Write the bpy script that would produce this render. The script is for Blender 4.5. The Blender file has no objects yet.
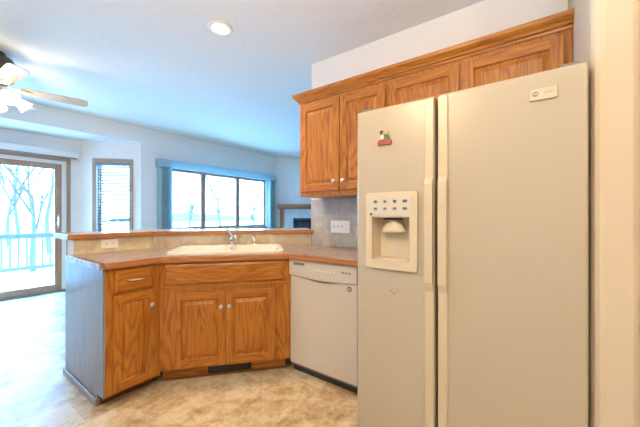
import bpy, bmesh, math, random
from mathutils import Vector, Matrix
from mathutils.geometry import tessellate_polygon

S = bpy.context.scene
COL = S.collection
R = math.radians
random.seed(4)

# ------------------------------------------------------------------ camera, world, lamps, exposure
cam = bpy.data.cameras.new('camera')
cam.sensor_width = 36.0
cam.lens = 298 / 640 * 36
cam.shift_y = 1.5 / 640
cam.clip_start = 0.02
cam.clip_end = 500
camo = bpy.data.objects.new('camera', cam)
COL.objects.link(camo)
camo.location = (0, 0, 1.21)
camo.rotation_euler = (R(90), 0, R(-54.1))
S.camera = camo

S.view_settings.view_transform = 'Standard'
S.view_settings.look = 'None'
S.view_settings.gamma = 1
S.view_settings.use_curve_mapping = False
S.view_settings.exposure = 0.45
S.cycles.use_denoising = True
S.cycles.sample_clamp_indirect = 6

world = bpy.data.worlds.new('winter_sky')
S.world = world
world.use_nodes = True
wn = world.node_tree
wn.nodes['Background'].inputs['Color'].default_value = (0.22, 0.54, 1.0, 1)
wn.nodes['Background'].inputs['Strength'].default_value = 24.0


def area(name, loc, rot, sx, sy, power, color, shape='RECTANGLE', portal=False, spread=180):
    l = bpy.data.lights.new(name, 'AREA')
    l.shape = shape
    l.size = sx
    l.size_y = sy
    l.energy = power
    l.color = color
    l.spread = R(spread)
    if portal:
        l.cycles.is_portal = True
    o = bpy.data.objects.new(name, l)
    COL.objects.link(o)
    o.location = loc
    o.rotation_euler = rot
    return o


WARM = (1.0, 0.74, 0.44)
# portals that guide the sky light through the three openings
area('slider_portal', (0.6, 6.13, 1.05), (R(-90), 0, 0), 1.9, 2.1, 1, (1, 1, 1), portal=True)
area('living_window_portal', (3.98, 5.5, 1.5), (R(-90), 0, 0), 2.7, 1.2, 1, (1, 1, 1), portal=True)
area('bay_window_portal', (2.05, 5.8, 1.5), (R(-90), 0, R(-45)), 0.6, 1.3, 1, (1, 1, 1), portal=True)
# added warm fill lights without fixtures, over and behind the camera
def fill_point(name, loc, power, color, r=.14):
    l = bpy.data.lights.new(name, 'POINT')
    l.energy = power
    l.color = color
    l.shadow_soft_size = r
    o = bpy.data.objects.new(name, l)
    COL.objects.link(o)
    o.location = loc
    return o


fill_point('kitchen_warm_fill', (0.1, 0.75, 2.2), 40, WARM)
fill_point('kitchen_rear_warm_fill', (-0.5, -1.2, 2.2), 30, WARM)
# added upward fill that brightens the near ceiling, in place of a bounced flash
area('ceiling_fill', (-0.35, -0.25, 1.75), (R(180), 0, 0), 0.35, 0.35, 40, (1.0, 0.93, 0.84))


# ------------------------------------------------------------------ materials
def mat(name, color=(.8, .8, .8), rough=.5, metal=0.0, spec=.5, emit=None, estr=0):
    m = bpy.data.materials.new(name)
    m.use_nodes = True
    b = m.node_tree.nodes['Principled BSDF']
    b.inputs['Base Color'].default_value = (*color, 1)
    b.inputs['Roughness'].default_value = rough
    b.inputs['Metallic'].default_value = metal
    b.inputs['Specular IOR Level'].default_value = spec
    if emit:
        b.inputs['Emission Color'].default_value = (*emit, 1)
        b.inputs['Emission Strength'].default_value = estr
    return m


class N:
    """small node-graph helper"""
    def __init__(s, m):
        s.t = m.node_tree
        s.b = s.t.nodes['Principled BSDF']

    def new(s, kind, **kw):
        n = s.t.nodes.new(kind)
        for k, v in kw.items():
            if k in n.inputs:
                n.inputs[k].default_value = v
            else:
                setattr(n, k, v)
        return n

    def link(s, a, b):
        s.t.links.new(a, b)

    def math(s, op, a, b=None):
        n = s.new('ShaderNodeMath', operation=op)
        for i, v in enumerate((a, b)):
            if v is None:
                continue
            if isinstance(v, (int, float)):
                n.inputs[i].default_value = v
            else:
                s.link(v, n.inputs[i])
        return n.outputs[0]

    def coords(s, scale=(1, 1, 1), rot=(0, 0, 0), rand=True, kind='Object'):
        tc = s.new('ShaderNodeTexCoord')
        v = tc.outputs[kind]
        if rand:
            oi = s.new('ShaderNodeObjectInfo')
            off = s.math('MULTIPLY', oi.outputs['Random'], 17.0)
            ad = s.new('ShaderNodeVectorMath', operation='ADD')
            s.link(v, ad.inputs[0])
            s.link(off, ad.inputs[1])
            v = ad.outputs[0]
        mp = s.new('ShaderNodeMapping')
        mp.inputs['Scale'].default_value = scale
        mp.inputs['Rotation'].default_value = rot
        s.link(v, mp.inputs['Vector'])
        return mp.outputs[0]

    def noise(s, vec, scale=5, detail=3, rough=.5, dist=0):
        n = s.new('ShaderNodeTexNoise')
        n.inputs['Scale'].default_value = scale
        n.inputs['Detail'].default_value = detail
        n.inputs['Roughness'].default_value = rough
        n.inputs['Distortion'].default_value = dist
        s.link(vec, n.inputs['Vector'])
        return n.outputs['Fac']

    def ramp(s, fac, stops):
        r = s.new('ShaderNodeValToRGB')
        e = r.color_ramp.elements
        while len(e) < len(stops):
            e.new(0.5)
        for el, (p, c) in zip(e, stops):
            el.position = p
            el.color = (*c, 1)
        s.link(fac, r.inputs[0])
        return r.outputs[0]

    def mix(s, fac, a, b, blend='MIX'):
        n = s.new('ShaderNodeMix', data_type='RGBA', blend_type=blend)
        if isinstance(fac, (int, float)):
            n.inputs[0].default_value = fac
        else:
            s.link(fac, n.inputs[0])
        for i, v in ((6, a), (7, b)):
            if isinstance(v, tuple):
                n.inputs[i].default_value = (*v, 1)
            else:
                s.link(v, n.inputs[i])
        return n.outputs[2]

    def bump(s, h, strength=.2, dist=.01):
        n = s.new('ShaderNodeBump')
        n.inputs['Strength'].default_value = strength
        n.inputs['Distance'].default_value = dist
        s.link(h, n.inputs['Height'])
        s.link(n.outputs[0], s.b.inputs['Normal'])

    def color(s, c):
        s.link(c, s.b.inputs['Base Color'])


def wood(name, light, mid, dark, axis='z', rough=.32, rings=26, spec=.45):
    m = mat(name, mid, rough, spec=spec)
    n = N(m)
    lo, hi = 1.0, 0.13
    sc = {'z': (lo, lo, hi), 'x': (hi, lo, lo), 'y': (lo, hi, lo)}[axis]
    v = n.coords(sc)
    a = n.noise(v, 6.0, 2, .45)
    cont = n.math('SINE', n.math('MULTIPLY', a, rings * 5.0))
    cont = n.math('MULTIPLY_ADD', cont, .5)
    cont.node.inputs[2].default_value = .5
    sc2 = {'z': (130, 130, 5), 'x': (5, 130, 130), 'y': (130, 5, 130)}[axis]
    p = n.noise(n.coords(sc2), 1.0, 3, .6)
    broad = n.noise(v, 2.2, 2)
    c1 = n.ramp(cont, [(0.0, dark), (.28, mid), (1.0, light)])
    c2 = n.ramp(p, [(.33, dark), (.5, mid), (.72, light)])
    c = n.mix(.55, c1, c2)
    c = n.mix(n.math('MULTIPLY', broad, .45), c, mid)
    n.color(c)
    n.bump(p, .12, .002)
    return m


OL, OM, OD = (.51, .215, .030), (.375, .124, .012), (.15, .036, .004)
oak_v = wood('oak_upright_grain', OL, OM, OD, 'z')
oak_h = wood('oak_level_grain', OL, OM, OD, 'x')
oak_edge = wood('oak_edge_band', (.46, .20, .07), (.37, .145, .045), (.22, .075, .02), 'x', rings=14)
oak_dark = wood('oak_toe_board', (.20, .08, .02), (.14, .05, .012), (.07, .022, .006), 'x')
trim_wood = wood('window_trim_wood', (.44, .29, .20), (.37, .235, .16), (.26, .155, .10), 'z', rings=10, rough=.45)
trim_wood_h = wood('window_trim_wood_level', (.44, .29, .20), (.37, .235, .16), (.26, .155, .10), 'x', rings=10, rough=.45)
casing_wood = wood('doorway_casing_wood', (.50, .25, .09), (.42, .19, .06), (.26, .1, .03), 'z', rings=12)
mantel_wood = wood('mantel_wood', (.42, .20, .09), (.34, .15, .065), (.2, .08, .03), 'x', rings=10, rough=.45)
blade_wood = wood('fan_blade_wood', (.62, .42, .22), (.52, .33, .16), (.36, .2, .09), 'x', rings=14, rough=.4)
veneer = wood('pale_end_veneer', (.27, .255, .25), (.215, .20, .195), (.15, .135, .13), 'z', rough=.34, rings=8, spec=.6)


def paint(name, color, bump=.05, scale=90, rough=.75):
    m = mat(name, color, rough, spec=.25)
    n = N(m)
    a = n.noise(n.coords(rand=False), scale, 3)
    n.bump(a, bump, .01)
    return m


wall_paint = paint('wall_paint', (.83, .83, .84))
warm_lit_paint = paint('warm_lit_wall_paint', (.62, .535, .41))  # same wall paint, with the warm kitchen light put into its colour
ceil_paint = paint('textured_ceiling_paint', (.82, .82, .82), .3, 26, .9)

m = floor_m = mat('stone_look_vinyl', (.6, .5, .35), .34, spec=.45)
n = N(m)
v = n.coords(rand=False)
br = n.new('ShaderNodeTexBrick', offset=0.5, offset_frequency=2)
br.inputs['Scale'].default_value = 1
br.inputs['Brick Width'].default_value = .305
br.inputs['Row Height'].default_value = .305
br.inputs['Mortar Size'].default_value = .003
br.inputs['Mortar Smooth'].default_value = .3
br.inputs['Bias'].default_value = -.1
br.inputs['Color1'].default_value = (.30, .30, .30, 1)
br.inputs['Color2'].default_value = (.70, .70, .70, 1)
br.inputs['Mortar'].default_value = (.36, .36, .36, 1)
n.link(v, br.inputs['Vector'])
big = n.noise(v, 7.0, 7, .68, .15)
fine = n.noise(v, 30, 5, .6)
tone = n.math('ADD', n.math('MULTIPLY', big, .62), n.math('MULTIPLY', fine, .22))
tone = n.math('ADD', tone, n.math('MULTIPLY', br.outputs['Color'], .34))
c = n.ramp(tone, [(.43, (.30, .19, .09)), (.53, (.48, .355, .20)), (.61, (.63, .52, .345)), (.73, (.72, .64, .47))])
c = n.mix(n.math('MULTIPLY', br.outputs['Fac'], .35), c, (.42, .32, .2))
n.color(c)
n.bump(br.outputs['Fac'], -.12, .003)

m = laminate = mat('mottled_laminate', (.4, .3, .2), .28, spec=.5)
n = N(m)
v = n.coords(rand=False)
t = n.math('ADD', n.math('MULTIPLY', n.noise(v, 13, 6, .65, 1.2), .7), n.math('MULTIPLY', n.noise(v, 70, 3), .3))
n.color(n.ramp(t, [(.34, (.11, .065, .045)), (.46, (.26, .17, .12)), (.55, (.40, .29, .215)), (.68, (.56, .46, .36))]))


def tile_material(name, tones):
    m = mat(name, (.6, .52, .4), .35, spec=.45)
    n = N(m)
    v = n.coords(rand=False)
    sep = n.new('ShaderNodeSeparateXYZ')
    n.link(v, sep.inputs[0])
    comb = n.new('ShaderNodeCombineXYZ')
    n.link(sep.outputs[0], comb.inputs[0])
    n.link(sep.outputs[2], comb.inputs[1])
    br = n.new('ShaderNodeTexBrick', offset=0.0)
    br.inputs['Scale'].default_value = 1
    br.inputs['Brick Width'].default_value = .30
    br.inputs['Row Height'].default_value = .30
    br.inputs['Mortar Size'].default_value = .0025
    br.inputs['Color1'].default_value = (.42, .42, .42, 1)
    br.inputs['Color2'].default_value = (.58, .58, .58, 1)
    n.link(comb.outputs[0], br.inputs['Vector'])
    big = n.noise(v, 7, 6, .65, 1.0)
    t = n.math('ADD', n.math('MULTIPLY', big, .8), n.math('MULTIPLY', br.outputs['Color'], .2))
    c = n.ramp(t, [(.36, tones[0]), (.5, tones[1]), (.64, tones[2])])
    c = n.mix(n.math('MULTIPLY', br.outputs['Fac'], .8), c, (.60, .545, .45))
    n.color(c)
    n.bump(br.outputs['Fac'], -.2, .003)
    return m


tile_m = tile_material('travertine_tile', ((.47, .39, .27), (.62, .53, .38), (.72, .65, .50)))
tile_grey = tile_material('grey_travertine_tile', ((.33, .32, .30), (.43, .42, .39), (.53, .52, .49)))
fridge_m = mat('bisque_enamel', (.45, .392, .300), .30, spec=.5)
n = N(fridge_m)
n.bump(n.noise(n.coords(rand=False), 160, 2), .06, .004)
fridge_trim = mat('bisque_plastic', (.60, .515, .38), .35)
handle_m = mat('handle_plastic', (.56, .475, .34), .33)
dw_m = mat('dishwasher_enamel', (.60, .55, .475), .28)
white_plastic = mat('white_plastic', (.86, .85, .83), .35)
cream_porcelain = mat('cream_sink_enamel', (.86, .84, .77), .16, spec=.5)
dark_plastic = mat('dark_plastic', (.035, .033, .033), .5)
grey_plastic = mat('grey_plastic', (.20, .19, .18), .5)
black_metal = mat('black_grille_paint', (.016, .013, .011), .45)
chrome = mat('chrome', (.75, .77, .78), .14, 1.0)
nickel = mat('brushed_nickel', (.62, .58, .52), .28, 1.0)
bronze = mat('antique_bronze', (.10, .075, .055), .3, .8)
white_metal = mat('white_metal', (.78, .78, .78), .4)
blind_m = mat('blind_slat_vinyl', (.24, .245, .25), .45)
aqua = mat('aqua_blind_fabric', (.22, .52, .64), .7)
n = N(aqua)
n.color(n.ramp(n.noise(n.coords((60, 60, 60)), 1, 3), [(.3, (.42, .60, .66)), (.7, (.55, .71, .76))]))
ab = aqua.node_tree.nodes['Principled BSDF']
tl = aqua.node_tree.nodes.new('ShaderNodeBsdfTranslucent')
tl.inputs['Color'].default_value = (.62, .80, .85, 1)
mx = aqua.node_tree.nodes.new('ShaderNodeMixShader')
mx.inputs[0].default_value = .45
aqua.node_tree.links.new(ab.outputs[0], mx.inputs[1])
aqua.node_tree.links.new(tl.outputs[0], mx.inputs[2])
aqua.node_tree.links.new(mx.outputs[0], aqua.node_tree.nodes['Material Output'].inputs[0])
marble = mat('pale_fireplace_tile', (.62, .66, .68), .3)
n = N(marble)
n.color(n.ramp(n.noise(n.coords((1, 1, 1), rand=False), 6, 5, .6, 1), [(.35, (.52, .57, .60)), (.65, (.68, .71, .72))]))
soot = mat('firebox_black', (.012, .02, .028), .25)
lamp_glow = mat('lamp_glow', (1, .95, .85), .4, emit=(1.0, .82, .56), estr=14)
shade_glow = mat('lit_frosted_glass', (.95, .9, .8), .35, emit=(1.0, .84, .60), estr=2.2)
reflector = mat('lamp_reflector', (.85, .8, .7), .3, .3)
snow = mat('snow', (.90, .92, .95), .8)
n = N(snow)
n.bump(n.noise(n.coords(rand=False), 4, 4), .3, .1)
rail_paint = mat('weathered_rail_paint', (.062, .056, .052), .7)
deck_m = wood('snow_dusted_deck_boards', (.42, .44, .47), (.36, .38, .41), (.28, .3, .33), 'x', rough=.8)
bark = mat('bark', (.055, .052, .055), .9)
n = N(bark)
n.color(n.ramp(n.noise(n.coords((20, 20, 4)), 1, 3), [(.3, (.040, .036, .033)), (.7, (.070, .064, .058))]))
hill_m = mat('distant_wooded_hill', (.06, .075, .09), .95)
n = N(hill_m)
n.color(n.ramp(n.noise(n.coords((1, 1, 1), rand=False), 1.2, 6, .7), [(.35, (.060, .060, .056)), (.65, (.10, .10, .095))]))


def glass_material():
    m = bpy.data.materials.new('window_glass')
    m.use_nodes = True
    t = m.node_tree
    t.nodes.clear()
    out = t.nodes.new('ShaderNodeOutputMaterial')
    mx = t.nodes.new('ShaderNodeMixShader')
    tr = t.nodes.new('ShaderNodeBsdfTransparent')
    gl = t.nodes.new('ShaderNodeBsdfGlossy')
    gl.inputs['Roughness'].default_value = 0.02
    tr.inputs['Color'].default_value = (.95, .98, .99, 1)
    mx.inputs[0].default_value = 0.05
    t.links.new(tr.outputs[0], mx.inputs[1])
    t.links.new(gl.outputs[0], mx.inputs[2])
    t.links.new(mx.outputs[0], out.inputs[0])
    return m


glass = glass_material()


# ------------------------------------------------------------------ mesh helpers
class MB:
    def __init__(s):
        s.bm = bmesh.new()

    def box(s, x0, x1, y0, y1, z0, z1, mi=0):
        r = [s.bm.verts.new((x, y, z)) for z in (z0, z1) for y in (y0, y1) for x in (x0, x1)]
        for f in ((0, 2, 3, 1), (4, 5, 7, 6), (0, 1, 5, 4), (2, 6, 7, 3), (0, 4, 6, 2), (1, 3, 7, 5)):
            s.bm.faces.new([r[i] for i in f]).material_index = mi
        return s

    def loop(s, pts):
        return [s.bm.verts.new(p) for p in pts]

    def bridge(s, a, b, mi=0):
        k = len(a)
        for i in range(k):
            s.bm.faces.new((a[i], a[(i + 1) % k], b[(i + 1) % k], b[i])).material_index = mi

    def stack(s, loops, caps=(True, True), mi=0):
        ls = [s.loop(l) for l in loops]
        for a, b in zip(ls, ls[1:]):
            s.bridge(a, b, mi)
        if caps[0]:
            s.bm.faces.new(ls[0][::-1]).material_index = mi
        if caps[1]:
            s.bm.faces.new(ls[-1]).material_index = mi
        return s

    def poly(s, outer, holes, a, b, plane='xy', mi=0):
        """prism of a 2-D polygon with holes between levels a and b"""
        def P(p, l):
            return {'xy': (p[0], p[1], l), 'xz': (p[0], l, p[1]), 'yz': (l, p[0], p[1])}[plane]
        rings = [outer] + list(holes)
        tri = tessellate_polygon([[Vector((p[0], p[1], 0)) for p in r] for r in rings])
        flat = [p for r in rings for p in r]
        va = [s.bm.verts.new(P(p, a)) for p in flat]
        vb = [s.bm.verts.new(P(p, b)) for p in flat]
        for t in tri:
            if len(set(t)) < 3:
                continue
            for vs in (va, vb):
                try:
                    s.bm.faces.new([vs[i] for i in t]).material_index = mi
                except ValueError:
                    pass
        i0 = 0
        for r in rings:
            k = len(r)
            for i in range(k):
                j = (i + 1) % k
                s.bm.faces.new((va[i0 + i], va[i0 + j], vb[i0 + j], vb[i0 + i])).material_index = mi
            i0 += k
        return s

    def tube(s, pts, r, seg=10, mi=0):
        pts = [Vector(p) for p in pts]
        rs = r if isinstance(r, (list, tuple)) else [r] * len(pts)
        loops = []
        up = None
        for i, p in enumerate(pts):
            d = (pts[min(i + 1, len(pts) - 1)] - pts[max(i - 1, 0)]).normalized()
            if up is None:
                up = Vector((0, 0, 1)) if abs(d.z) < .9 else Vector((1, 0, 0))
            x = d.cross(up).normalized()
            y = x.cross(d).normalized()
            up = y
            loops.append([p + (x * math.cos(2 * math.pi * k / seg) + y * math.sin(2 * math.pi * k / seg)) * rs[i] for k in range(seg)])
        return s.stack(loops, mi=mi)

    def lathe(s, prof, seg=24, caps=(True, True), mat4=None, mi=0):
        loops = []
        for r, z in prof:
            l = [Vector((max(r, 1e-5) * math.cos(2 * math.pi * k / seg), max(r, 1e-5) * math.sin(2 * math.pi * k / seg), z)) for k in range(seg)]
            if mat4:
                l = [mat4 @ p for p in l]
            loops.append(l)
        return s.stack(loops, caps, mi)

    def build(s, name, mats, parent=None, bevel=0, seg=2, smooth=False, loc=None, rotz=0):
        bmesh.ops.recalc_face_normals(s.bm, faces=s.bm.faces)
        me = bpy.data.meshes.new(name)
        s.bm.to_mesh(me)
        s.bm.free()
        if not isinstance(mats, (list, tuple)):
            mats = [mats]
        for m in mats:
            me.materials.append(m)
        if smooth:
            for p in me.polygons:
                p.use_smooth = True
        o = bpy.data.objects.new(name, me)
        COL.objects.link(o)
        o.parent = parent
        if loc is not None:
            o.location = loc
        o.rotation_euler.z = rotz
        if bevel:
            b = o.modifiers.new('bevel', 'BEVEL')
            b.width = bevel
            b.segments = seg
            b.limit_method = 'ANGLE'
            b.angle_limit = R(40)
        return o


def tag(o, label=None, cat=None, group=None, kind=None):
    for k, v in (('label', label), ('category', cat), ('group', group), ('kind', kind)):
        if v:
            o[k] = v
    return o


def thing(name, label, cat, loc=(0, 0, 0), rotz=0, group=None):
    o = bpy.data.objects.new(name, None)
    o.empty_display_size = .1
    COL.objects.link(o)
    o.location = loc
    o.rotation_euler.z = rotz
    return tag(o, label, cat, group)


def struct(o):
    o['kind'] = 'structure'
    return o


def rect(x0, x1, y0, y1):
    return [(x0, y0), (x1, y0), (x1, y1), (x0, y1)]


def rrect(x0, x1, y0, y1, r, k=5):
    out = []
    for cx, cy, a0 in ((x1 - r, y1 - r, 0), (x0 + r, y1 - r, 90), (x0 + r, y0 + r, 180), (x1 - r, y0 + r, 270)):
        for i in range(k + 1):
            a = R(a0 + 90 * i / k)
            out.append((cx + r * math.cos(a), cy + r * math.sin(a)))
    return out


def wall(name, p, q, z0, z1, th, m, holes=()):
    """a wall whose room side runs from p to q (left to right seen from the room)"""
    L = math.hypot(q[0] - p[0], q[1] - p[1])
    mb = MB().poly(rect(0, L, z0, z1), [rect(*h) for h in holes], 0, th, 'xz')
    return struct(mb.build(name, m, loc=(p[0], p[1], 0), rotz=math.atan2(q[1] - p[1], q[0] - p[0])))


def text(name, body, size, m, parent, loc, ext=.0004, align='CENTER'):
    c = bpy.data.curves.new(name, 'FONT')
    c.body = body
    c.size = size
    c.extrude = ext
    c.align_x = align
    c.align_y = 'CENTER'
    c.materials.append(m)
    tmp = bpy.data.objects.new(name, c)
    COL.objects.link(tmp)
    me = bpy.data.meshes.new_from_object(tmp.evaluated_get(bpy.context.evaluated_depsgraph_get()))
    bpy.data.objects.remove(tmp)
    o = bpy.data.objects.new(name, me)
    COL.objects.link(o)
    o.parent = parent
    o.location = loc
    o.rotation_euler = (R(90), 0, 0)
    return o


# ------------------------------------------------------------------ the shell of the house
CEIL = 2.70
struct(MB().box(-2.8, 7.2, -3.2, 6.25, -.12, 0).build('floor', floor_m))
struct(MB().box(-2.8, 7.2, -3.2, 5.41, CEIL, CEIL + .1).build('ceiling', ceil_paint))
struct(MB().poly([(-1.2, 5.411), (2.36, 5.411), (2.36, 5.50), (1.70, 6.2), (-.6, 6.2), (-1.2, 5.6)], [], 2.43, 2.80).build('ceiling_bay', ceil_paint))

BAY0, BAY1, BAY2, BAY3 = (-1.108, 5.41), (-.448, 6.07), (1.648, 6.07), (2.308, 5.41)
wall('wall_bay_left', (BAY0[0], BAY0[1]), BAY1, 0, 2.43, .12, wall_paint)
SL0, SL1, SLT = -.34, 1.475, 2.06           # sliding door opening in x and its head
wall('wall_slider', BAY1, BAY2, 0, 2.43, .12, wall_paint, [(SL0 - BAY1[0], SL1 - BAY1[0], .002, SLT)])
WS0, WS1, WZ0, WZ1 = .17, .735, .90, 2.085    # window along the right bay wall
DL = math.hypot(.66, .66)
wall('wall_bay_right', BAY2, BAY3, 0, 2.43, .12, wall_paint, [(DL - WS1 - .0 + .05, DL - WS0, WZ0, WZ1)])
LW0, LW1, LZ0, LZ1 = 2.72, 5.20, .93, 2.07
wall('wall_living', BAY3, (5.5, 5.41), 0, CEIL, .12, wall_paint, [(LW0 - BAY3[0], LW1 - BAY3[0], LZ0, LZ1)])
wall('wall_fireplace', (5.5, 5.41), (6.9, 4.01), 0, CEIL, .12, wall_paint)
wall('wall_living_right', (6.9, 4.01), (6.9, -.3), 0, CEIL, .12, wall_paint)
wall('wall_living_rear', (6.9, -.285), (2.466, -.285), 0, CEIL, .12, wall_paint)
wall('wall_dining_left', (-2.6, 5.41), (BAY0[0], 5.41), 0, CEIL, .12, wall_paint)
wall('wall_left', (-2.6, -3.0), (-2.6, 5.41), 0, CEIL, .12, wall_paint)
wall('wall_rear', (2.345, -3.0), (-2.6, -3.0), 0, CEIL, .12, warm_lit_paint)
wall('wall_kitchen', (2.345, 1.80), (2.345, -.1575), 0, CEIL, .12, wall_paint)
wall('wall_pantry', (2.345, -.29), (2.345, -3.0), 0, CEIL, .12, warm_lit_paint)
# the wall that closes the refrigerator alcove, with a rounded plaster corner
alc = MB().poly([(1.448, -.158), (1.432, -.161), (1.420, -.169), (1.413, -.181), (1.410, -.196), (1.410, -.262), (1.417, -.280), (1.432, -.287), (2.46, -.287), (2.46, -.158)], [], 0, CEIL)
struct(alc.build('wall_alcove', warm_lit_paint, bevel=.004))
struct(MB().box(1.392, 1.50, -.36, -.2885, 0, 2.12).build('trim_doorway', casing_wood, bevel=.004))
# header over the bay mouth and the low wall behind the peninsula
struct(MB().box(BAY0[0], BAY3[0] - .001, 5.41, 5.53, 2.431, CEIL).build('wall_header', wall_paint))
PW = [(.7155, 2.776), (1.2825, 2.776), (2.344, 1.81), (2.43, 1.905), (1.333, 2.903), (.7155, 2.903)]
struct(MB().poly(PW, [], 0, 1.030).build('wall_bar', wall_paint))

# ------------------------------------------------------------------ door_1: sliding glass door
Y0 = 6.07
d = struct(thing('door_1', None, None, (0, Y0, 0)))
mb = MB()
mb.box(SL0 + .002, SL1 - .002, .02, .10, SLT - .045, SLT - .002)
mb.box(SL0 + .002, SL0 + .045, .02, .10, .0, SLT - .045)
mb.box(SL1 - .045, SL1 - .002, .02, .10, .0, SLT - .045)
mb.build('door_frame', white_metal, d, .003)
MB().box(SL0 + .002, SL1 - .002, -.01, .115, .003, .03).build('threshold', grey_plastic, d, .003)
mb = MB()
for x0, x1, z0, z1 in ((SL1 + .002, SL1 + .055, .0, SLT + .056), (SL0 - .055, SL0 - .002, .0, SLT + .056)):
    mb.box(x0, x1, -.018, -.001, z0, z1)
mb.build('casing', trim_wood, d, .003)
MB().box(SL0 - .001, SL1 + .001, -.018, -.001, SLT + .002, SLT + .056).build('head_casing', trim_wood_h, d, .003)
for x0, x1, yy in ((.545, 1.428, .026), (SL0 + .047, .625, .062)):
    mb = MB()
    mb.box(x0, x0 + .085, yy, yy + .034, .032, 2.012)
    mb.box(x1 - .085, x1, yy, yy + .034, .032, 2.012)
    mb.box(x0 + .085, x1 - .085, yy, yy + .034, .032, .125, 1)
    mb.box(x0 + .085, x1 - .085, yy, yy + .034, 1.925, 2.012, 1)
    p = mb.build('sliding_panel', [trim_wood, trim_wood_h], d, .003)
    MB().box(x0 + .086, x1 - .086, yy + .014, yy + .02, .126, 1.924).build('glass_pane', glass, p)
    if x0 > 0:
        h = MB().box(x1 - .055, x1 - .03, yy - .008, yy - .0005, 1.0, 1.22)
        h.tube([(x1 - .042, yy - .006, 1.03), (x1 - .042, yy - .035, 1.05), (x1 - .042, yy - .035, 1.17), (x1 - .042, yy - .006, 1.19)], .008)
        h.build('door_handle', chrome, p, .002)

# headrail box of the sliding-door blinds
t = thing('blind_headrail', 'long pale headrail box mounted above the sliding glass door', 'headrail', (0, Y0, 0))
MB().box(-.43, 1.62, -.10, -.001, 2.125, 2.215).build('valance_board', white_metal, t, .006)
MB().box(-.41, 1.60, -.085, -.02, 2.108, 2.1245).build('track', grey_plastic, t, .002)

# ------------------------------------------------------------------ window_1: bay window with mini blind
w = struct(thing('window_1', None, None, (BAY2[0], BAY2[1], 0), R(-45)))
a0, a1 = DL - WS1 + .05, DL - WS0
mb = MB()
mb.box(a0 - .05, a0, -.018, -.001, WZ0 - .06, WZ1 + .06)
mb.box(a1, a1 + .05, -.018, -.001, WZ0 - .06, WZ1 + .06)
mb.build('casing', trim_wood, w, .003)
mb = MB().box(a0, a1, -.018, -.001, WZ1, WZ1 + .06).box(a0, a1, -.018, -.001, WZ0 - .06, WZ0)
mb.build('head_casing', trim_wood_h, w, .003)
mb = MB().poly(rect(a0 + .001, a1 - .001, WZ0 + .001, WZ1 - .001), [rect(a0 + .045, a1 - .045, WZ0 + .045, WZ1 - .045)], .06, .10, 'xz')
mb.build('window_frame', trim_wood, w, .003)
MB().box(a0 + .046, a1 - .046, .078, .084, WZ0 + .046, WZ1 - .046).build('glass_pane', glass, w)

t = thing('mini_blind', 'white horizontal mini blind hanging inside the narrow angled bay window', 'blind', (BAY2[0], BAY2[1], 0), R(-45))
MB().box(a0 + .006, a1 - .006, -.012, .035, WZ1 - .055, WZ1 - .004).build('headrail', blind_m, t, .004)
mb = MB()
nsl = 24
for i in range(nsl):
    z = WZ1 - .075 - i * .0455
    dy, dz = .024 * math.cos(R(-28)), .024 * math.sin(R(-28))
    mb.stack([[(x, .018 - dy, z - dz), (x, .018, z + .002), (x, .018 + dy, z + dz), (x, .018, z + .0008)] for x in (a0 + .010, a1 - .010)])
mb.build('slats', blind_m, t)
MB().box(a0 + .010, a1 - .010, .004, .030, WZ1 - .075 - nsl * .0455, WZ1 - .06 - nsl * .0455).build('bottom_rail', blind_m, t, .003)
mb = MB()
for x in (a0 + .10, a1 - .10):
    mb.tube([(x, .004, WZ1 - .055), (x, .004, WZ1 - .07 - nsl * .0455)], .0012, 5)
mb.build('ladder_cord', blind_m, t)
MB().tube([(a0 + .05, -.006, WZ1 - .056), (a0 + .055, -.008, 1.35)], .004, 6).build('tilt_wand', white_plastic, t)

# ------------------------------------------------------------------ window_2: triple living-room window
w = struct(thing('window_2', None, None, (0, 5.41, 0)))
pw = (LW1 - LW0) / 3
holes = []
for i, (x0, x1) in enumerate(((2.79, 3.449), (3.545, 4.31), (4.405, 5.15))):
    holes.append((x0, x1))
mb = MB().poly(rect(LW0 + .001, LW1 - .001, LZ0 + .001, LZ1 - .001), [rect(x0, x1, LZ0 + .05, LZ1 - .05) for x0, x1 in holes], .03, .09, 'xz')
mb.build('window_frame', trim_wood, w, .004)
for x0, x1 in holes:
    MB().box(x0 + .001, x1 - .001, .055, .061, LZ0 + .051, LZ1 - .051).build('glass_pane', glass, w)
mb = MB().box(LW0, LW1, -.03, .029, LZ0 - .03, LZ0 - .001)
mb.build('window_sill', trim_wood_h, w, .004)

t = thing('vertical_blind', 'aqua fabric vertical blind drawn open to both sides of the triple window', 'blind', (0, 5.41, 0))
mb = MB()
mb.box(2.54, 5.44, -.125, -.113, 2.06, 2.195)
mb.box(2.54, 5.44, -.113, -.001, 2.183, 2.195)
mb.box(2.54, 2.552, -.113, -.001, 2.06, 2.183)
mb.box(5.428, 5.44, -.113, -.001, 2.06, 2.183)
mb.build('valance', aqua, t, .004)


def vane(x, ang):
    mb = MB()
    pts = []
    for k in range(5):
        s = (k / 4 - .5) * .089
        b = .006 * (1 - (2 * k / 4 - 1) ** 2)
        pts.append((s, b))
    pts += [(s, b + .0015) for s, b in reversed(pts)]
    mb.stack([[(p[0], p[1], z) for p in pts] for z in (.06, 2.10)])
    o = mb.build('vane', aqua, t, loc=(x, -.056, 0), rotz=R(ang))


for i in range(8):
    vane(2.580 + i * .029, -62)
for i in range(8):
    vane(5.225 + i * .026, -62)

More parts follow.
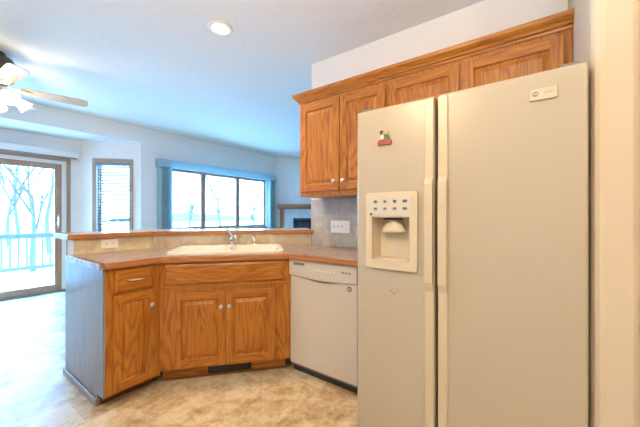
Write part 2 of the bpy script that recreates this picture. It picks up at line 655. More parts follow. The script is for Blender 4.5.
# ------------------------------------------------------------------ corner fireplace
t = thing('fireplace', 'corner fireplace with wood mantel shelf and dark firebox beyond the bar', 'fireplace', (5.5, 5.41, 0), R(-45))
MB().box(.05, 1.90, -.22, -.002, 1.41, 1.484).box(.085, 1.865, -.17, -.002, 1.365, 1.4095).build('mantel_shelf', mantel_wood, t, .005)
for x in (.125, 1.735):
    MB().box(x, x + .09, -.12, -.002, .001, 1.364).build('pilaster', mantel_wood, t, .004)
MB().poly(rect(.217, 1.733, .001, 1.363), [rect(.465, 1.485, .10, 1.13)], -.08, -.002, 'xz').build('tile_surround', marble, t, .002)
mb = MB().box(.466, 1.484, -.012, -.003, .101, 1.129)
mb.build('firebox', soot, t)
MB().poly(rect(.467, 1.483, .102, 1.128), [rect(.51, 1.44, .16, 1.07)], -.06, -.04, 'xz').build('door_frame', dark_plastic, t, .003)

# ------------------------------------------------------------------ outside: ground, deck, railing, trees, hill
struct(MB().box(-60, 90, 6.4, 130, -1.0, -.7).build('ground', snow))
struct(MB().box(-6, 2.9, 6.27, 9.35, -.20, -.10).build('deck', snow))
t = thing('deck_railing', 'grey-blue deck railing with square balusters behind the sliding door', 'railing', (0, 9.2, 0))
MB().box(-6, 2.9, -.07, .07, .765, .805).box(-6, 2.9, -.02, .02, .68, .764).build('top_rail', rail_paint, t, .004)
MB().box(-6, 2.9, -.02, .02, -.02, .07).build('bottom_rail', rail_paint, t, .004)
x = -1.2
while x < 2.85:
    MB().box(x - .019, x + .019, -.019, .019, .07, .68).build('baluster', rail_paint, t, .003)
    x += .131
for x in (-3.0, -1.27, 2.84):
    MB().box(x - .045, x + .045, -.045, .045, -.095, .90).build('post', rail_paint, t, .004)


def tree(label, x, y, h, seed, spread=.5, lean=0, stems=3):
    rnd = random.Random(seed)
    t = thing('bare_tree', label, 'tree', (x, y, -.72), group=None)
    tr = MB()
    br = MB()

    def grow(p, d, L, r, depth, mb):
        pts, rs = [p], [r]
        for k in range(4):
            d = (d + Vector((rnd.uniform(-.16, .16), rnd.uniform(-.16, .16), rnd.uniform(-.02, .12)))).normalized()
            p = p + d * L / 4
            pts.append(p)
            rs.append(r * (1 - .13 * (k + 1)))
        mb.tube(pts, rs, 6 if depth < 2 else 4)
        if depth >= 4:
            return
        for k in range(stems if depth < 3 else 3):
            a = rnd.uniform(0, 6.28)
            q = pts[rnd.choice((2, 3, 4))]
            nd = (d + Vector((math.cos(a), math.sin(a), rnd.uniform(-.1, .4))) * spread * rnd.uniform(.7, 1.3)).normalized()
            grow(q, nd, L * rnd.uniform(.55, .78), r * .5, depth + 1, br)
    grow(Vector((0, 0, 0)), Vector((lean, 0, 1)), h * .42, h * .0145, 0, tr)
    tr.build('trunk', bark, t, smooth=True)
    br.build('branches', bark, t, smooth=True)


tree('bare tree seen through the first pane of the living room window', 10.7, 18.5, 6.5, 62, .65, 0, 4)
tree('branching bare tree seen through the centre pane of the living room window', 9.7, 13.3, 6.3, 11, .7, -.1, 4)
tree('bare tree seen through the last pane of the living room window', 13.9, 15.8, 7.0, 5, .7, .1, 4)
tree('bare tree at the right end of the living room window', 20.4, 21.6, 7.0, 41, .6, -.1)
tree('forked bare tree close behind the deck railing, middle of the sliding door glass', 2.35, 13.0, 6.0, 71, .75, 0, 4)
tree('bare tree beyond the deck railing, nearest the sliding door handle', 4.1, 19.4, 8.5, 8, .6)
tree('far slender bare tree beyond the railing, left of the forked tree', 5.6, 36.0, 12.0, 21, .6)
tree('bare tree behind the deck railing at the left edge of the photo', 3.6, 26.0, 8.5, 51, .62)
mb = MB()
rnd = random.Random(2)
prev = None
for i in range(27):
    x = 34 + i * 1.5
    hgt = (1.5 + .6 * math.sin(i * .7) + rnd.uniform(-.6, .6)) * max(.05, math.sin(math.pi * i / 26)) + .3
    l = [(x, 78, -.69), (x, 82, hgt * .75), (x, 88, hgt), (x, 110, -.69)]
    vs = mb.loop(l)
    if prev:
        for k in range(3):
            mb.bm.faces.new((prev[k], prev[k + 1], vs[k + 1], vs[k]))
    prev = vs
struct(mb.build('hills', hill_m, smooth=True))


# ------------------------------------------------------------------ cabinet doors and pulls (local x right, y into the cabinet, z up)
def raised_door(name, x0, x1, z0, z1, y, parent, stile=.055):
    """frame-and-panel door whose back sits at y, its face .019 in front"""
    mb = MB()
    f = y - .019
    s = stile
    mb.box(x0, x0 + s, f, y, z0, z1, 0)
    mb.box(x1 - s, x1, f, y, z0, z1, 0)
    mb.box(x0 + s, x1 - s, f, y, z0, z0 + s, 1)
    mb.box(x0 + s, x1 - s, f, y, z1 - s, z1, 1)
    # sloped inner lip, groove, raised field
    def rg(i, yy):
        return [(x0 + s + i, yy, z0 + s + i), (x1 - s - i, yy, z0 + s + i), (x1 - s - i, yy, z1 - s - i), (x0 + s + i, yy, z1 - s - i)]
    ls = [mb.loop(rg(i, yy)) for i, yy in ((0, f + .001), (.006, f + .011), (.012, f + .011), (.036, f + .002))]
    for a, b in zip(ls, ls[1:]):
        mb.bridge(a, b, 0)
    mb.bm.faces.new(ls[-1])
    mb.bm.faces.new(mb.loop(rg(0, y - .002)))
    return mb.build(name, [oak_v, oak_h], parent, .0018)


def slab_front(name, x0, x1, z0, z1, y, parent):
    f = y - .019
    mb = MB()
    def rg(i, yy):
        return [(x0 + i, yy, z0 + i), (x1 - i, yy, z0 + i), (x1 - i, yy, z1 - i), (x0 + i, yy, z1 - i)]
    mb.stack([rg(0, y), rg(0, f + .008), rg(.005, f + .005), (rg(.014, f))])
    return mb.build(name, oak_h, parent, .001)


def knob(x, z, y, parent):
    M = Matrix.Translation((x, y, z)) @ Matrix.Rotation(R(90), 4, 'X')
    MB().lathe([(.0075, 0), (.0065, .004), (.005, .012), (.009, .016), (.0165, .020), (.0175, .025), (.013, .029), (.004, .031)], 16, mat4=M).build('knob', nickel, parent, smooth=True)


# ------------------------------------------------------------------ left base cabinet (peninsula end)
FY = 2.155
t = thing('base_cabinet', 'oak base cabinet with one drawer over one door at the peninsula end', 'cabinet', (.715, FY, 0))
MB().box(0, .3285, 0, .615, .076, .873).build('body', oak_v, t, .001)
MB().box(0, .335, .095, .11, 0.001, .0755).build('toe_kick', oak_dark, t)
MB().tube([(.004, .092, .008), (.36, .092, .008)], .0075, 8).build('shoe_molding', oak_dark, t)
e = MB().poly([(0.0, .076), (0, .873), (.748, .873), (.748, .0), (.095, .0), (.095, .076)], [], -.0135, -.0005, 'yz').build('end_panel', veneer, t, .001)
e['label'] = 'pale greyish veneer end panel with a low base trim'
MB().box(-.026, -.0140, .090, .760, 0.001, .045).build('base_trim', veneer, t, .004)
dr = slab_front('drawer', .046, .278, .718, .862, -.0005, t)
h = MB().tube([(.118, -.02, .790), (.122, -.042, .790), (.160, -.049, .790), (.212, -.049, .790), (.222, -.042, .790), (.226, -.02, .790)], [.005, .0045, .004, .004, .0045, .005], 8)
h.build('bar_pull', nickel, dr, smooth=True)
dd = raised_door('door', .038, .288, .095, .700, -.0005, t, .05)
knob(.262, .598, -.0195, dd)

# ------------------------------------------------------------------ diagonal sink base cabinet
A = Vector((1.046, 2.155))
B = Vector((1.734, 1.5435))
ang = math.atan2(B.y - A.y, B.x - A.x)
SW = (B - A).length
t = thing('sink_cabinet', 'oak corner sink cabinet with false drawer front above two doors', 'cabinet', (A.x, A.y, 0), ang)
toL = Matrix.Translation((A.x, A.y, 0)) @ Matrix.Rotation(ang, 4, 'Z')
inv = toL.inverted()


def loc2(x, y):
    v = inv @ Vector((x, y, 0))
    return (v.x, v.y)


out = [(0, 0), (SW, 0), loc2(2.33, 1.5435), loc2(2.33, 1.79), loc2(1.275, 2.752), loc2(1.046, 2.752)]
ctr = Vector((sum(p[0] for p in out) / 6, sum(p[1] for p in out) / 6))
inn = [(ctr.x + (p[0] - ctr.x) * .95, ctr.y + (p[1] - ctr.y) * .93) for p in out]
MB().poly(out, [inn], .100, .873).poly(inn, [], .101, .115).build('body', oak_v, t, .001)
MB().box(.0, SW - .03, .070, .085, .001, .0995).build('toe_kick', oak_h, t)
MB().tube([(.0, .062, .008), (SW - .02, .062, .008)], .0075, 8).build('shoe_molding', oak_dark, t)
MB().box(.001, SW - .001, -.006, -.0008, .680, .700).build('rail_bead', oak_h, t, .002)
slab_front('false_drawer_front', .030, SW - .045, .712, .858, -.0005, t)
d1 = raised_door('door', .085, .4435, .116, .655, -.0065, t)
knob(.418, .545, -.0255, d1)
d2 = raised_door('door', .4465, .805, .116, .655, -.0065, t)
knob(.474, .545, -.0255, d2)

vt = thing('toe_kick_vent', 'black slotted heating vent in the toe board under the sink cabinet', 'vent', toL @ Vector((.312, .0685, 0)), ang)
VW = .318
MB().poly(rect(0, VW, .017, .085), [rect(.02, VW - .02, .03, .072)], -.009, -.0005, 'xz').build('frame', black_metal, vt, .002)
mb = MB()
k = 0
while .024 + k * .0135 < VW - .024:
    x = .024 + k * .0135
    mb.box(x, x + .005, -.007, -.002, .03, .072)
    k += 1
mb.build('louvers', bronze, vt)
MB().box(.02, VW - .02, -.0018, -.0006, .03, .072).build('backing', black_metal, vt)

# ------------------------------------------------------------------ dishwasher
t = thing('dishwasher', 'white dishwasher with pocket handle between sink cabinet and refrigerator', 'dishwasher', (1.735, 1.5415, 0), R(-90))
DWW = .592
MB().box(.004, DWW - .004, .03, .57, .09, .868).build('tub', grey_plastic, t)
top = [(.002 + (DWW - .004) * k / 20, .752 - .016 * math.sin(math.pi * k / 20) - .014 * max(0, math.sin(math.pi * (k - 4) / 12)) * (4 <= k <= 16)) for k in range(21)]
mb = MB().poly([(DWW - .002, .078), (.002, .078)][::-1][::-1] + top, [], -.002, .029, 'xz')
mb.build('door', dw_m, t, .007, 3)
# control panel with a bowed lower edge and a pocket under it
bow = [(.002 + (DWW - .004) * k / 16, .756 - .016 * math.sin(math.pi * k / 16)) for k in range(17)]
cp = MB().poly([(.002, .867), (DWW - .002, .867)][::-1] + bow, [], -.012, .029, 'xz').build('control_panel', dw_m, t, .005, 3)
MB().box(.10, DWW - .10, .014, .028, .715, .735).build('handle_pocket', grey_plastic, t)
mb = MB()
for k in range(5):
    mb.box(.045, .15, -.0128, -.0118, .832 + k * .004, .8345 + k * .004)
mb.build('steam_vent', dark_plastic, cp)
for k in range(7):
    MB().box(.235 + k * .028, .252 + k * .028, -.0135, -.0119, .806, .814).build('button', white_plastic, cp, .001)
for k in range(3):
    MB().box(.475 + k * .026, .492 + k * .026, -.0135, -.0119, .812, .824).build('indicator', mat('indicator_blue', (.12, .2, .32), .4) if k == 0 else grey_plastic, cp, .001)
M = Matrix.Translation((.530, -.002, .712)) @ Matrix.Rotation(R(90), 4, 'X')
bd = MB().lathe([(.018, 0), (.018, .002), (.016, .003)], 20, mat4=M).build('badge', grey_plastic, t)
text('emblem', 'GE', .018, white_plastic, bd, (.530, -.0055, .712))
MB().box(.004, DWW - .004, .045, .055, .001, .074).build('toe_kick', dark_plastic, t)
MB().box(.004, DWW - .004, .004, .012, .066, .0775).build('lower_trim', grey_plastic, t)

# filler between dishwasher and refrigerator
fb = thing('cabinet_filler', 'narrow oak filler panel between dishwasher and refrigerator', 'panel', (1.735, .948, 0), R(-90))
MB().box(0, .02, 0, .58, 0.001, .873).build('panel_board', oak_v, fb, .001)

# ------------------------------------------------------------------ worktop, tile, bar top
HX0, HX1, HY0, HY1 = .018, .885, .030, .560       # sink cut-out in the sink cabinet's frame


def w2(p):
    v = toL @ Vector((p[0], p[1], 0))
    return (v.x, v.y)


ct = thing('countertop', 'brown mottled worktop with oak front edge wrapping the corner', 'countertop', (0, 0, 0))
outer = [(.698, 2.142), (1.045, 2.142), (1.722, 1.540), (1.722, .80), (2.343, .80), (2.343, 1.8095), (1.282, 2.775), (.698, 2.775)]
hole = [w2(p) for p in rrect(HX0 + .015, HX1 - .015, HY0 + .015, HY1 - .015, .05)]
MB().poly(outer, [hole], .8745, .915).build('worktop', laminate, ct)
front = [(.698, 2.142), (1.045, 2.142), (1.722, 1.540), (1.722, .80)]
front2 = [(.698, 2.124), (1.038, 2.124), (1.704, 1.532), (1.704, .80)]
for i, nm in enumerate(('edge_band',) * 3):
    L = Vector(front2[i + 1]) - Vector(front2[i])
    an = math.atan2(L.y, L.x)
    org = Vector((*front2[i], 0))
    Mi = (Matrix.Translation(org) @ Matrix.Rotation(an, 4, 'Z')).inverted()
    q = [Mi @ Vector((*p, 0)) for p in (front2[i], front2[i + 1], front[i + 1], front[i])]
    MB().poly([(v.x, v.y) for v in q], [], .872, .914).build(nm, oak_edge, ct, .004, 3, loc=org, rotz=an)
eb = MB().box(0, .65, -.012, -.0005, .8745, .9149).build('end_band', laminate, ct, .002)
eb.rotation_euler.z = R(-90)
eb.location = (.698 - .013, 2.775, 0)

# tile: two faces of the bar wall and the kitchen wall
bs = MB().poly([(.7155, 2.7755), (1.2815, 2.7755), (1.2775, 2.768), (.7155, 2.768)], [], .9155, 1.029).build('backsplash', tile_m)
struct(bs)
v = Vector((2.343, 1.8095)) - Vector((1.2815, 2.7755))
L = v.length
bs = MB().box(0.004, L - .012, -.0085, -.001, .9155, 1.029).build('backsplash_diagonal', tile_m, loc=(1.2815, 2.7755, 0), rotz=math.atan2(v.y, v.x))
struct(bs)
bs = MB().box(0.0, .95, -.009, -.0005, .9155, 1.362).build('backsplash_wall', tile_grey, loc=(2.345, 1.7995, 0), rotz=R(-90))
struct(bs)

bt = thing('bar_top', 'raised bar top with oak edge above the tiled sink backsplash', 'bar top', (0, 0, 0))
bo = [(.675, 2.752), (1.273, 2.752), (2.334, 1.787), (2.334, 1.8015), (2.59, 2.05), (1.42, 3.12), (.675, 3.12)]
MB().poly(bo, [], 1.0315, 1.067).build('slab', mat('bar_laminate', (.42, .36, .30), .22, spec=.55), bt, .002)
ins = [(.675, 2.736), (1.267, 2.736), (2.334, 1.765)]
for i in range(2):
    Lv = Vector(ins[i + 1]) - Vector(ins[i])
    an = math.atan2(Lv.y, Lv.x)
    org = Vector((*ins[i], 0))
    Mi = (Matrix.Translation(org) @ Matrix.Rotation(an, 4, 'Z')).inverted()
    q = [Mi @ Vector((*p, 0)) for p in (ins[i], ins[i + 1], bo[i + 1], bo[i])]
    MB().poly([(u.x, u.y) for u in q], [], 1.030, 1.066).build('edge_band', oak_edge, bt, .005, 3, loc=org, rotz=an)

# ------------------------------------------------------------------ sink, tap, sprayer
t = thing('kitchen_sink', 'cream double bowl drop-in sink set in the corner worktop', 'sink', toL @ Vector((0, 0, .9155)), ang)
mb = MB()
b1 = rrect(HX0 + .04, .435, HY0 + .045, HY1 - .115, .05)
b2 = rrect(.465, HX1 - .04, HY0 + .045, HY1 - .115, .05)
mb.poly(rrect(HX0, HX1, HY0, HY1, .06), [b1, b2], 0, .021)
sk = mb.build('rim', cream_porcelain, t, .005, 3)
for b in (b1, b2):
    cx = sum(p[0] for p in b) / len(b)
    cy = sum(p[1] for p in b) / len(b)
    sc = lambda k: [(cx + (p[0] - cx) * k, cy + (p[1] - cy) * k) for p in b]
    mb = MB()
    ls = []
    for kk, z in ((1.0, .019), (.985, -.02), (.95, -.16), (.85, -.185), (.1, -.19)):
        ls.append(mb.loop([(p[0], p[1], z) for p in sc(kk)]))
    for a, c2 in zip(ls, ls[1:]):
        mb.bridge(a, c2)
    mb.bm.faces.new(ls[-1])
    mb.build('bowl', cream_porcelain, t, smooth=True)
    MB().lathe([(.04, 0), (.04, .003), (.028, .004)], 20).build('drain', chrome, t, loc=(cx, cy, -.1895))

t = thing('faucet', 'chrome single-lever kitchen faucet on the back of the sink', 'faucet', toL @ Vector((.455, HY1 - .055, .9370)), ang)
MB().poly(rrect(-.125, .125, -.028, .028, .027, 6), [], 0, .010).build('base_plate', chrome, t, .003)
MB().lathe([(.026, .0105), (.024, .03), (.021, .045), (.022, .06), (.020, .075)], 20).build('body', chrome, t, smooth=True)
MB().tube([(0, 0, .07), (.004, .004, .088), (-.010, -.004, .106), (-.034, -.020, .135), (-.048, -.03, .150)], [.021, .018, .012, .009, .010], 12).build('lever', chrome, t, smooth=True)
MB().tube([(0, -.015, .04), (.012, -.05, .062), (.028, -.10, .088), (.038, -.14, .095), (.042, -.155, .085), (.042, -.157, .07)], [.013, .012, .012, .012, .012, .011], 12).build('spout', chrome, t, smooth=True)
t = thing('side_sprayer', 'small chrome side sprayer standing to the right of the faucet', 'sprayer', toL @ Vector((.655, HY1 - .055, .9370)), ang)
MB().lathe([(.024, 0), (.022, .012), (.014, .018), (.013, .03)], 18).build('base', chrome, t, smooth=True)
MB().tube([(0, 0, .028), (-.002, -.002, .05), (-.010, -.008, .075), (-.022, -.022, .092)], [.011, .013, .015, .013], 12).build('spray_head', chrome, t, smooth=True)

# ------------------------------------------------------------------ outlet, switch plate
t = thing('wall_outlet', 'white double outlet set sideways in the bar backsplash', 'outlet', (.887, 2.7675, .98), 0)
MB().box(0, .118, -.006, 0, -.035, .035).build('cover_plate', white_plastic, t, .003)
for x in (.038, .080):
    r = MB().poly(rrect(x - .017, x + .017, -.014, .014, .008), [], -.0075, -.0062, 'xz').build('receptacle', white_plastic, t)
    MB().box(x - .006, x + .006, -.0079, -.0076, .004, .006).box(x - .006, x + .006, -.0079, -.0076, -.006, -.004).build('slots', dark_plastic, r)
t = thing('switch_plate', 'white plate of three toggles and an outlet on the tiled wall', 'switch', (2.3355, 1.562, 1.103), R(-90))
MB().box(0, .206, -.006, 0, -.057, .057).build('cover_plate', white_plastic, t, .003)
for k in range(3):
    x = .034 + k * .046
    MB().box(x - .005, x + .005, -.0066, -.0061, -.012, .012).build('toggle_slot', grey_plastic, t)
    MB().stack([[(x - .004, -.0067, -.006), (x + .004, -.0067, -.006), (x + .004, -.0067, .004), (x - .004, -.0067, .004)],
                [(x - .003, -.018, .004), (x + .003, -.018, .004), (x + .003, -.018, .010), (x - .003, -.018, .010)]]).build('toggle', white_plastic, t)
for z in (-.02, .02):
    r = MB().poly(rrect(.155, .187, z - .014, z + .014, .008), [], -.0075, -.0062, 'xz').build('receptacle', white_plastic, t)
    MB().box(.164, .166, -.0079, -.0076, z - .004, z + .006).box(.176, .178, -.0079, -.0076, z - .004, z + .006).build('slots', dark_plastic, r)
t = thing('light_switch', 'small white light switch on the wall beside the sliding door', 'switch', (1.565, Y0 - .0005, 1.22), 0)
MB().box(0, .07, -.006, 0, -.057, .057).build('cover_plate', white_plastic, t, .003)
MB().box(.030, .040, -.014, -.0062, -.006, .010).build('toggle', white_plastic, t, .001)

# ------------------------------------------------------------------ wall cabinets with crown
UX = 2.015
UZ0, UZ1 = 1.366, 2.214


def upper(label, y0, y1, doors, z0):
    t = thing('wall_cabinet', label, 'cabinet', (UX, y0, 0), R(-90), 'oak wall cabinets')
    W = y0 - y1
    MB().box(0.0005, W - .0005, 0, .3285, z0, UZ1).build('body', oak_v, t, .001)
    for (a, b, za, kx) in doors:
        d = raised_door('door', y0 - a, y0 - b, za, 2.150, -.0005, t, .058)
        if kx is not None:
            knob(y0 - kx, za + .072, -.0195, d)
    return t


upper('tall oak wall cabinet with two doors beside the kitchen wall end', 1.675, .864, [(1.653, 1.262, 1.408, 1.300), (1.252, .874, 1.408, 1.216)], UZ0)
upper('shorter oak wall cabinet with two doors directly above the refrigerator', .8635, -.157, [(.848, .384, 1.86, None), (.360, -.120, 1.86, None)], 1.80)
cr = thing('crown_molding', 'stepped oak crown molding along the top of the wall cabinets', 'molding', (UX, 1.675, 0), R(-90))
prof = [(-.0205, 2.1755), (-.026, 2.178), (-.030, 2.190), (-.040, 2.197), (-.044, 2.206), (-.062, 2.226), (-.066, 2.230), (-.070, 2.252), (-.0205, 2.252)]
prof = [(y + .0195, z) for y, z in prof]
LC = 1.675 + .157
mb = MB()
mb.stack([[(p[0], p[0], p[1]) for p in prof],
          [(LC, p[0], p[1]) for p in prof]])
mb.build('front_run', oak_h, cr, smooth=False)
mb = MB()
mb.stack([[(p[0], p[0], p[1]) for p in prof], [(p[0], .329, p[1]) for p in prof]])
mb.build('side_run', oak_edge, cr)

# ------------------------------------------------------------------ refrigerator
t = thing('refrigerator', 'bisque side-by-side refrigerator with door dispenser in the alcove', 'refrigerator', (1.388, .764, 0), R(-90))
FW, FH = .914, 1.748
MB().box(.004, FW - .004, .082, .86, .03, FH - .02).build('body', fridge_m, t, .006, 3)
MB().box(.01, FW - .01, .05, .081, .012, .09).build('base_grille', grey_plastic, t, .003)
for x in (.06, FW - .06):
    for y in (.16, .74):
        MB().box(x - .03, x + .03, y - .04, y + .04, .001, .0295).build('foot', dark_plastic, t)
MB().box(.008, FW - .008, .073, .0815, .10, FH - .03).build('door_gasket', grey_plastic, t)
SPLIT = .403
DX0, DX1, DZ0, DZ1 = .060, .322, .945, 1.322       # dispenser bezel
RX0, RX1, RZ0, RZ1 = .093, .287, .985, 1.200       # recess
mb = MB().poly(rect(0, SPLIT - .006, .10, FH), [rect(RX0, RX1, RZ0, RZ1)], 0, .072, 'xz')
fz = mb.build('freezer_door', fridge_m, t, .010, 3)
rf = MB().box(SPLIT + .006, FW, 0, .072, .10, FH).build('refrigerator_door', fridge_m, t, .010, 3)
for door, x0, x1 in ((fz, SPLIT - .050, SPLIT - .009), (rf, SPLIT + .009, SPLIT + .050)):
    MB().box(x0, x1, -.010, -.0002, .12, FH - .012).build('handle_trim', handle_m, door, .004, 3)
    g = MB()
    prof = [(.865, -.0102), (.885, -.018), (.905, -.026), (1.350, -.026), (1.365, -.018), (1.38, -.0102)]
    cl = []
    for z, y in prof:
        cl.append([(x0 + .003, -.0101, z), (x1 - .003, -.0101, z), (x1 - .003, min(y, -.0106), z), (x0 + .003, min(y, -.0106), z)])
    g.stack(cl)
    g.build('grip', handle_m, door, .004, 3)
# dispenser
out = rrect(DX0, DX1, DZ0, DZ1, .012)
MB().poly(out, [rect(RX0 + .001, RX1 - .001, RZ0 + .001, RZ1 - .001)], -.016, -.0003, 'xz').build('dispenser_bezel', fridge_trim, fz, .006, 3)
MB().box(DX0 + .022, DX1 - .022, -.0195, -.0162, RZ1 + .006, DZ1 - .022).build('control_panel', mat('panel_plastic', (.56, .53, .47), .3), fz, .002)
mb = MB()
x0, x1, z0, z1 = RX0 + .0015, RX1 - .0015, RZ0 + .0015, RZ1 - .0015
fr = mb.loop([(x0, -.015, z0), (x1, -.015, z0), (x1, -.015, z1), (x0, -.015, z1)])
bk = mb.loop([(x0 + .012, .062, z0 + .012), (x1 - .012, .062, z0 + .012), (x1 - .012, .062, z1 - .004), (x0 + .012, .062, z1 - .004)])
mb.bridge(fr, bk)
mb.bm.faces.new(bk)
rc = mb.build('dispenser_recess', fridge_trim, fz)
M = Matrix.Translation(((RX0 + RX1) / 2, .030, RZ1 - .018)) @ Matrix.Diagonal((1.25, .55, 1, 1))
MB().lathe([(.022, .014), (.022, -.004), (.030, -.012), (.046, -.04), (.050, -.052), (.044, -.058), (.030, -.060)], 24, mat4=M).build('dispenser_chute', fridge_trim, fz, smooth=True)
M = Matrix.Translation(((RX0 + RX1) / 2, .036, RZ1 - .004))
mb = MB()
mb.box((RX0 + RX1) / 2 - .045, (RX0 + RX1) / 2 + .050, .008, .030, RZ1 - .014, RZ1 - .004)
mb.build('nozzle_shroud', dark_plastic, fz, .003)
MB().box(x0 + .015, x1 - .015, -.005, .058, z0 + .002, z0 + .010).build('drip_tray', fridge_trim, fz, .002)
btn = mat('button_print', (.10, .095, .09), .4)
btn_ring = mat('button_cap', (.46, .43, .38), .35)
for r_ in range(2):
    for c_ in range(4):
        bx = DX0 + .056 + c_ * .050
        bz = DZ1 - .046 - r_ * .036
        M = Matrix.Translation((bx, -.0196, bz)) @ Matrix.Rotation(R(90), 4, 'X') @ Matrix.Diagonal((1.25, 1, 1, 1))
        b = MB().lathe([(.0105, 0), (.0105, .0015), (.009, .0022)], 16, mat4=M).build('dispenser_button', btn_ring, fz)
        b['label'] = 'small oval dispenser button with dark icon'
        w_ = (.008, .006, .007, .010)[c_]
        MB().box(bx - w_, bx + w_, -.0224, -.0217, bz - .006 + r_ * .003, bz + .006).build('button_icon', btn, fz)
M = Matrix.Translation((DX0 + .032, -.0196, RZ1 + .014)) @ Matrix.Rotation(R(90), 4, 'X')
MB().lathe([(.0075, 0), (.0075, .0012)], 16, mat4=M).build('dispenser_emblem', btn, fz)
# badge on the right-hand door
bz0, bz1, bx0, bx1 = 1.640, 1.682, .746, .828
MB().box(bx0, bx1, -.008, -.0003, bz0, bz1).build('badge', fridge_trim, rf, .002)
M = Matrix.Translation((bx0 + .017, -.0081, (bz0 + bz1) / 2 + .002)) @ Matrix.Rotation(R(90), 4, 'X')
MB().lathe([(.0095, 0), (.0095, .0008)], 20, mat4=M).build('emblem_disc', grey_plastic, rf)
text('emblem', 'GE', .010, white_plastic, rf, (bx0 + .017, -.0094, (bz0 + bz1) / 2 + .002))
MB().box(bx0 + .041, bx0 + .071, -.0086, -.0081, (bz0 + bz1) / 2 + .000, (bz0 + bz1) / 2 + .008).build('badge_print', mat('badge_grey', (.45, .42, .38), .4), rf)
MB().box(FW - .075, FW - .02, .02, .10, FH + .0005, FH + .016).build('hinge_cover', grey_plastic, t, .006, 3)
MB().box(.02, .075, .02, .10, FH + .0005, FH + .016).build('hinge_cover', grey_plastic, t, .006, 3)
# worn scuffs below the dispenser
mb = MB()
rnd = random.Random(9)
for k in range(9):
    x = .185 + rnd.uniform(0, .06)
    z = .822 + rnd.uniform(0, .035)
    s = rnd.uniform(.002, .005)
    mb.box(x, x + s * rnd.uniform(.8, 2), -.0006, -.0002, z, z + s)
mb.build('scuff_marks', dark_plastic, fz)

# magnet: two small painted figures on a bench
t = thing('fridge_magnet', 'small painted magnet of two children on a bench on the freezer door', 'magnet', (1.3878, .606, 1.558), R(-90))
red = mat('magnet_red', (.32, .06, .05), .45)
green = mat('magnet_green', (.03, .20, .12), .45)
white = mat('magnet_white', (.72, .68, .62), .45)
skin = mat('magnet_skin', (.68, .36, .27), .45)
hair = mat('magnet_dark_hair', (.06, .03, .02), .5)
blond = mat('magnet_blond_hair', (.62, .40, .10), .5)
MB().box(-.036, .036, -.010, -.0003, 0, .018).box(-.030, .030, -.011, -.0100, .018, .026).build('bench', red, t, .003)


def blob(nm, m, x, z, rx, rz, y=-.006):
    M = Matrix.Translation((x, y, z)) @ Matrix.Diagonal((rx, .005, rz, 1))
    mb = MB()
    mb.lathe([(math.sin(math.pi * k / 8), -math.cos(math.pi * k / 8)) for k in range(9)], 14, mat4=M)
    return mb.build(nm, m, t, smooth=True)


blob('torso', white, -.012, .036, .012, .014)
blob('torso', green, .010, .036, .013, .015)
blob('head', skin, -.009, .056, .009, .010)
blob('head', skin, .010, .057, .009, .010)
blob('hair', hair, -.015, .062, .010, .010, -.008)
blob('hair', blond, .014, .063, .010, .009, -.008)
blob('leg', red, .018, .022, .012, .006)

# ------------------------------------------------------------------ recessed ceiling lamp
t = thing('recessed_light', 'round recessed ceiling light with warm glowing bulb over the sink', 'light', (1.456, 2.038, CEIL), 0)
MB().lathe([(.072, -.0005), (.098, -.0005), (.098, -.006), (.090, -.010), (.074, -.010), (.070, -.004)], 32, caps=(False, False)).build('trim_ring', white_metal, t, smooth=True)
MB().lathe([(.0715, -.001), (.0715, -.0035)], 32).build('reflector', reflector, t)
MB().lathe([(.002, -.0125), (.03, -.0115), (.050, -.008), (.058, -.0036)], 24, caps=(True, False)).build('bulb', lamp_glow, t, smooth=True)
l = bpy.data.lights.new('recessed_light_lamp', 'SPOT')
l.energy = 75
l.color = WARM
l.spot_size = R(130)
l.spot_blend = .8
l.shadow_soft_size = .05
lo = bpy.data.objects.new('recessed_light_lamp', l)
COL.objects.link(lo)
lo.parent = t
lo.location = (0, 0, -.03)

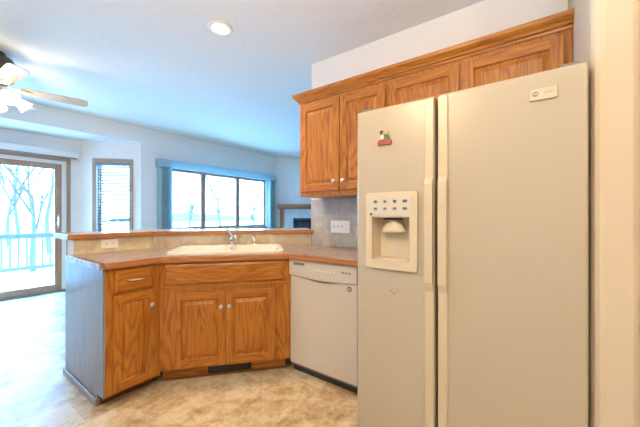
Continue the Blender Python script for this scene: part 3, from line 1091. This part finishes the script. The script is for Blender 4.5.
# ------------------------------------------------------------------ ceiling fan
HUB = (.458, 4.007)
t = thing('ceiling_fan', 'ceiling fan with light wood blades and lit glass shades', 'ceiling fan', (*HUB, 0))
MB().lathe([(.075, 2.699), (.085, 2.67), (.12, 2.655), (.135, 2.63), (.135, 2.60), (.12, 2.575), (.13, 2.55), (.13, 2.45), (.10, 2.42), (.07, 2.40)], 32).build('motor_housing', bronze, t, smooth=True)
MB().lathe([(.068, 2.399), (.075, 2.385), (.06, 2.355), (.062, 2.33), (.045, 2.305), (.02, 2.29)], 28).build('switch_housing', nickel, t, smooth=True)
ZB = 2.385
for k in range(5):
    a = R(-12.4 + 72 * k)
    pitch = R(-13)
    outl = []
    for s, wd in ((.175, .050), (.24, .056), (.40, .064), (.60, .070), (.640, .069), (.662, .062), (.675, .048), (.680, .028)):
        outl.append((s, wd))
    pts = [(s, -wd) for s, wd in outl] + [(s, wd) for s, wd in reversed(outl)]
    mb = MB()
    mb.stack([[(x, y * math.cos(pitch), ZB + y * math.sin(pitch) + dz) for x, y in pts] for dz in (0, .006)])
    b = mb.build('blade', blade_wood, t, .0015)
    b.rotation_euler.z = a
    mb = MB()
    mb.tube([(.09, 0, 2.42), (.13, 0, 2.395), (.17, 0, ZB - .004), (.23, 0, ZB - .004)], [.010, .009, .009, .007], 8)
    mb.poly([(.165, -.03), (.20, -.036), (.245, -.018), (.262, 0), (.245, .018), (.20, .036), (.165, .03)], [], ZB - .008, ZB - .002)
    b2 = mb.build('blade_iron', white_metal, t, .001)
    b2.rotation_euler.z = a
for k in range(5):
    a = R(-68 + 72 * k)
    dr = Vector((math.cos(a), math.sin(a), 0))
    c = dr * .125 + Vector((0, 0, 2.325))
    ax = (dr * .80 + Vector((0, 0, -.60))).normalized()
    M = Matrix.Translation(c) @ ax.to_track_quat('Z', 'Y').to_matrix().to_4x4()
    MB().tube([dr * .05 + Vector((0, 0, 2.345)), dr * .10 + Vector((0, 0, 2.345)), c + ax * .012], .011, 8).build('lamp_arm', nickel, t, smooth=True)
    MB().lathe([(.024, .012), (.030, .03), (.040, .06), (.052, .095), (.064, .125), (.0625, .125), (.050, .094), (.038, .06), (.028, .03), (.022, .014)], 24, caps=(False, False), mat4=M).build('glass_shade', shade_glow, t, smooth=True)
    MB().lathe([(.010, .014), (.016, .03), (.026, .055), (.028, .07), (.022, .088), (.008, .097)], 16, mat4=M).build('bulb', lamp_glow, t, smooth=True)
for a_, L_ in ((-40, .10), (60, .14)):
    x, y = .05 * math.cos(R(a_)), .05 * math.sin(R(a_))
    MB().tube([(x, y, 2.32), (x, y, 2.32 - L_)], .0018, 6).lathe([(.003, 2.32 - L_ - .03), (.008, 2.32 - L_ - .02), (.004, 2.32 - L_)], 10, mat4=Matrix.Translation((x, y, 0))).build('pull_chain', nickel, t)
pl = bpy.data.lights.new('fan_lamp', 'POINT')
pl.energy = 12
pl.color = WARM
pl.shadow_soft_size = .06
po = bpy.data.objects.new('fan_lamp', pl)
COL.objects.link(po)
po.parent = t
po.location = (.0, 0, 2.20)
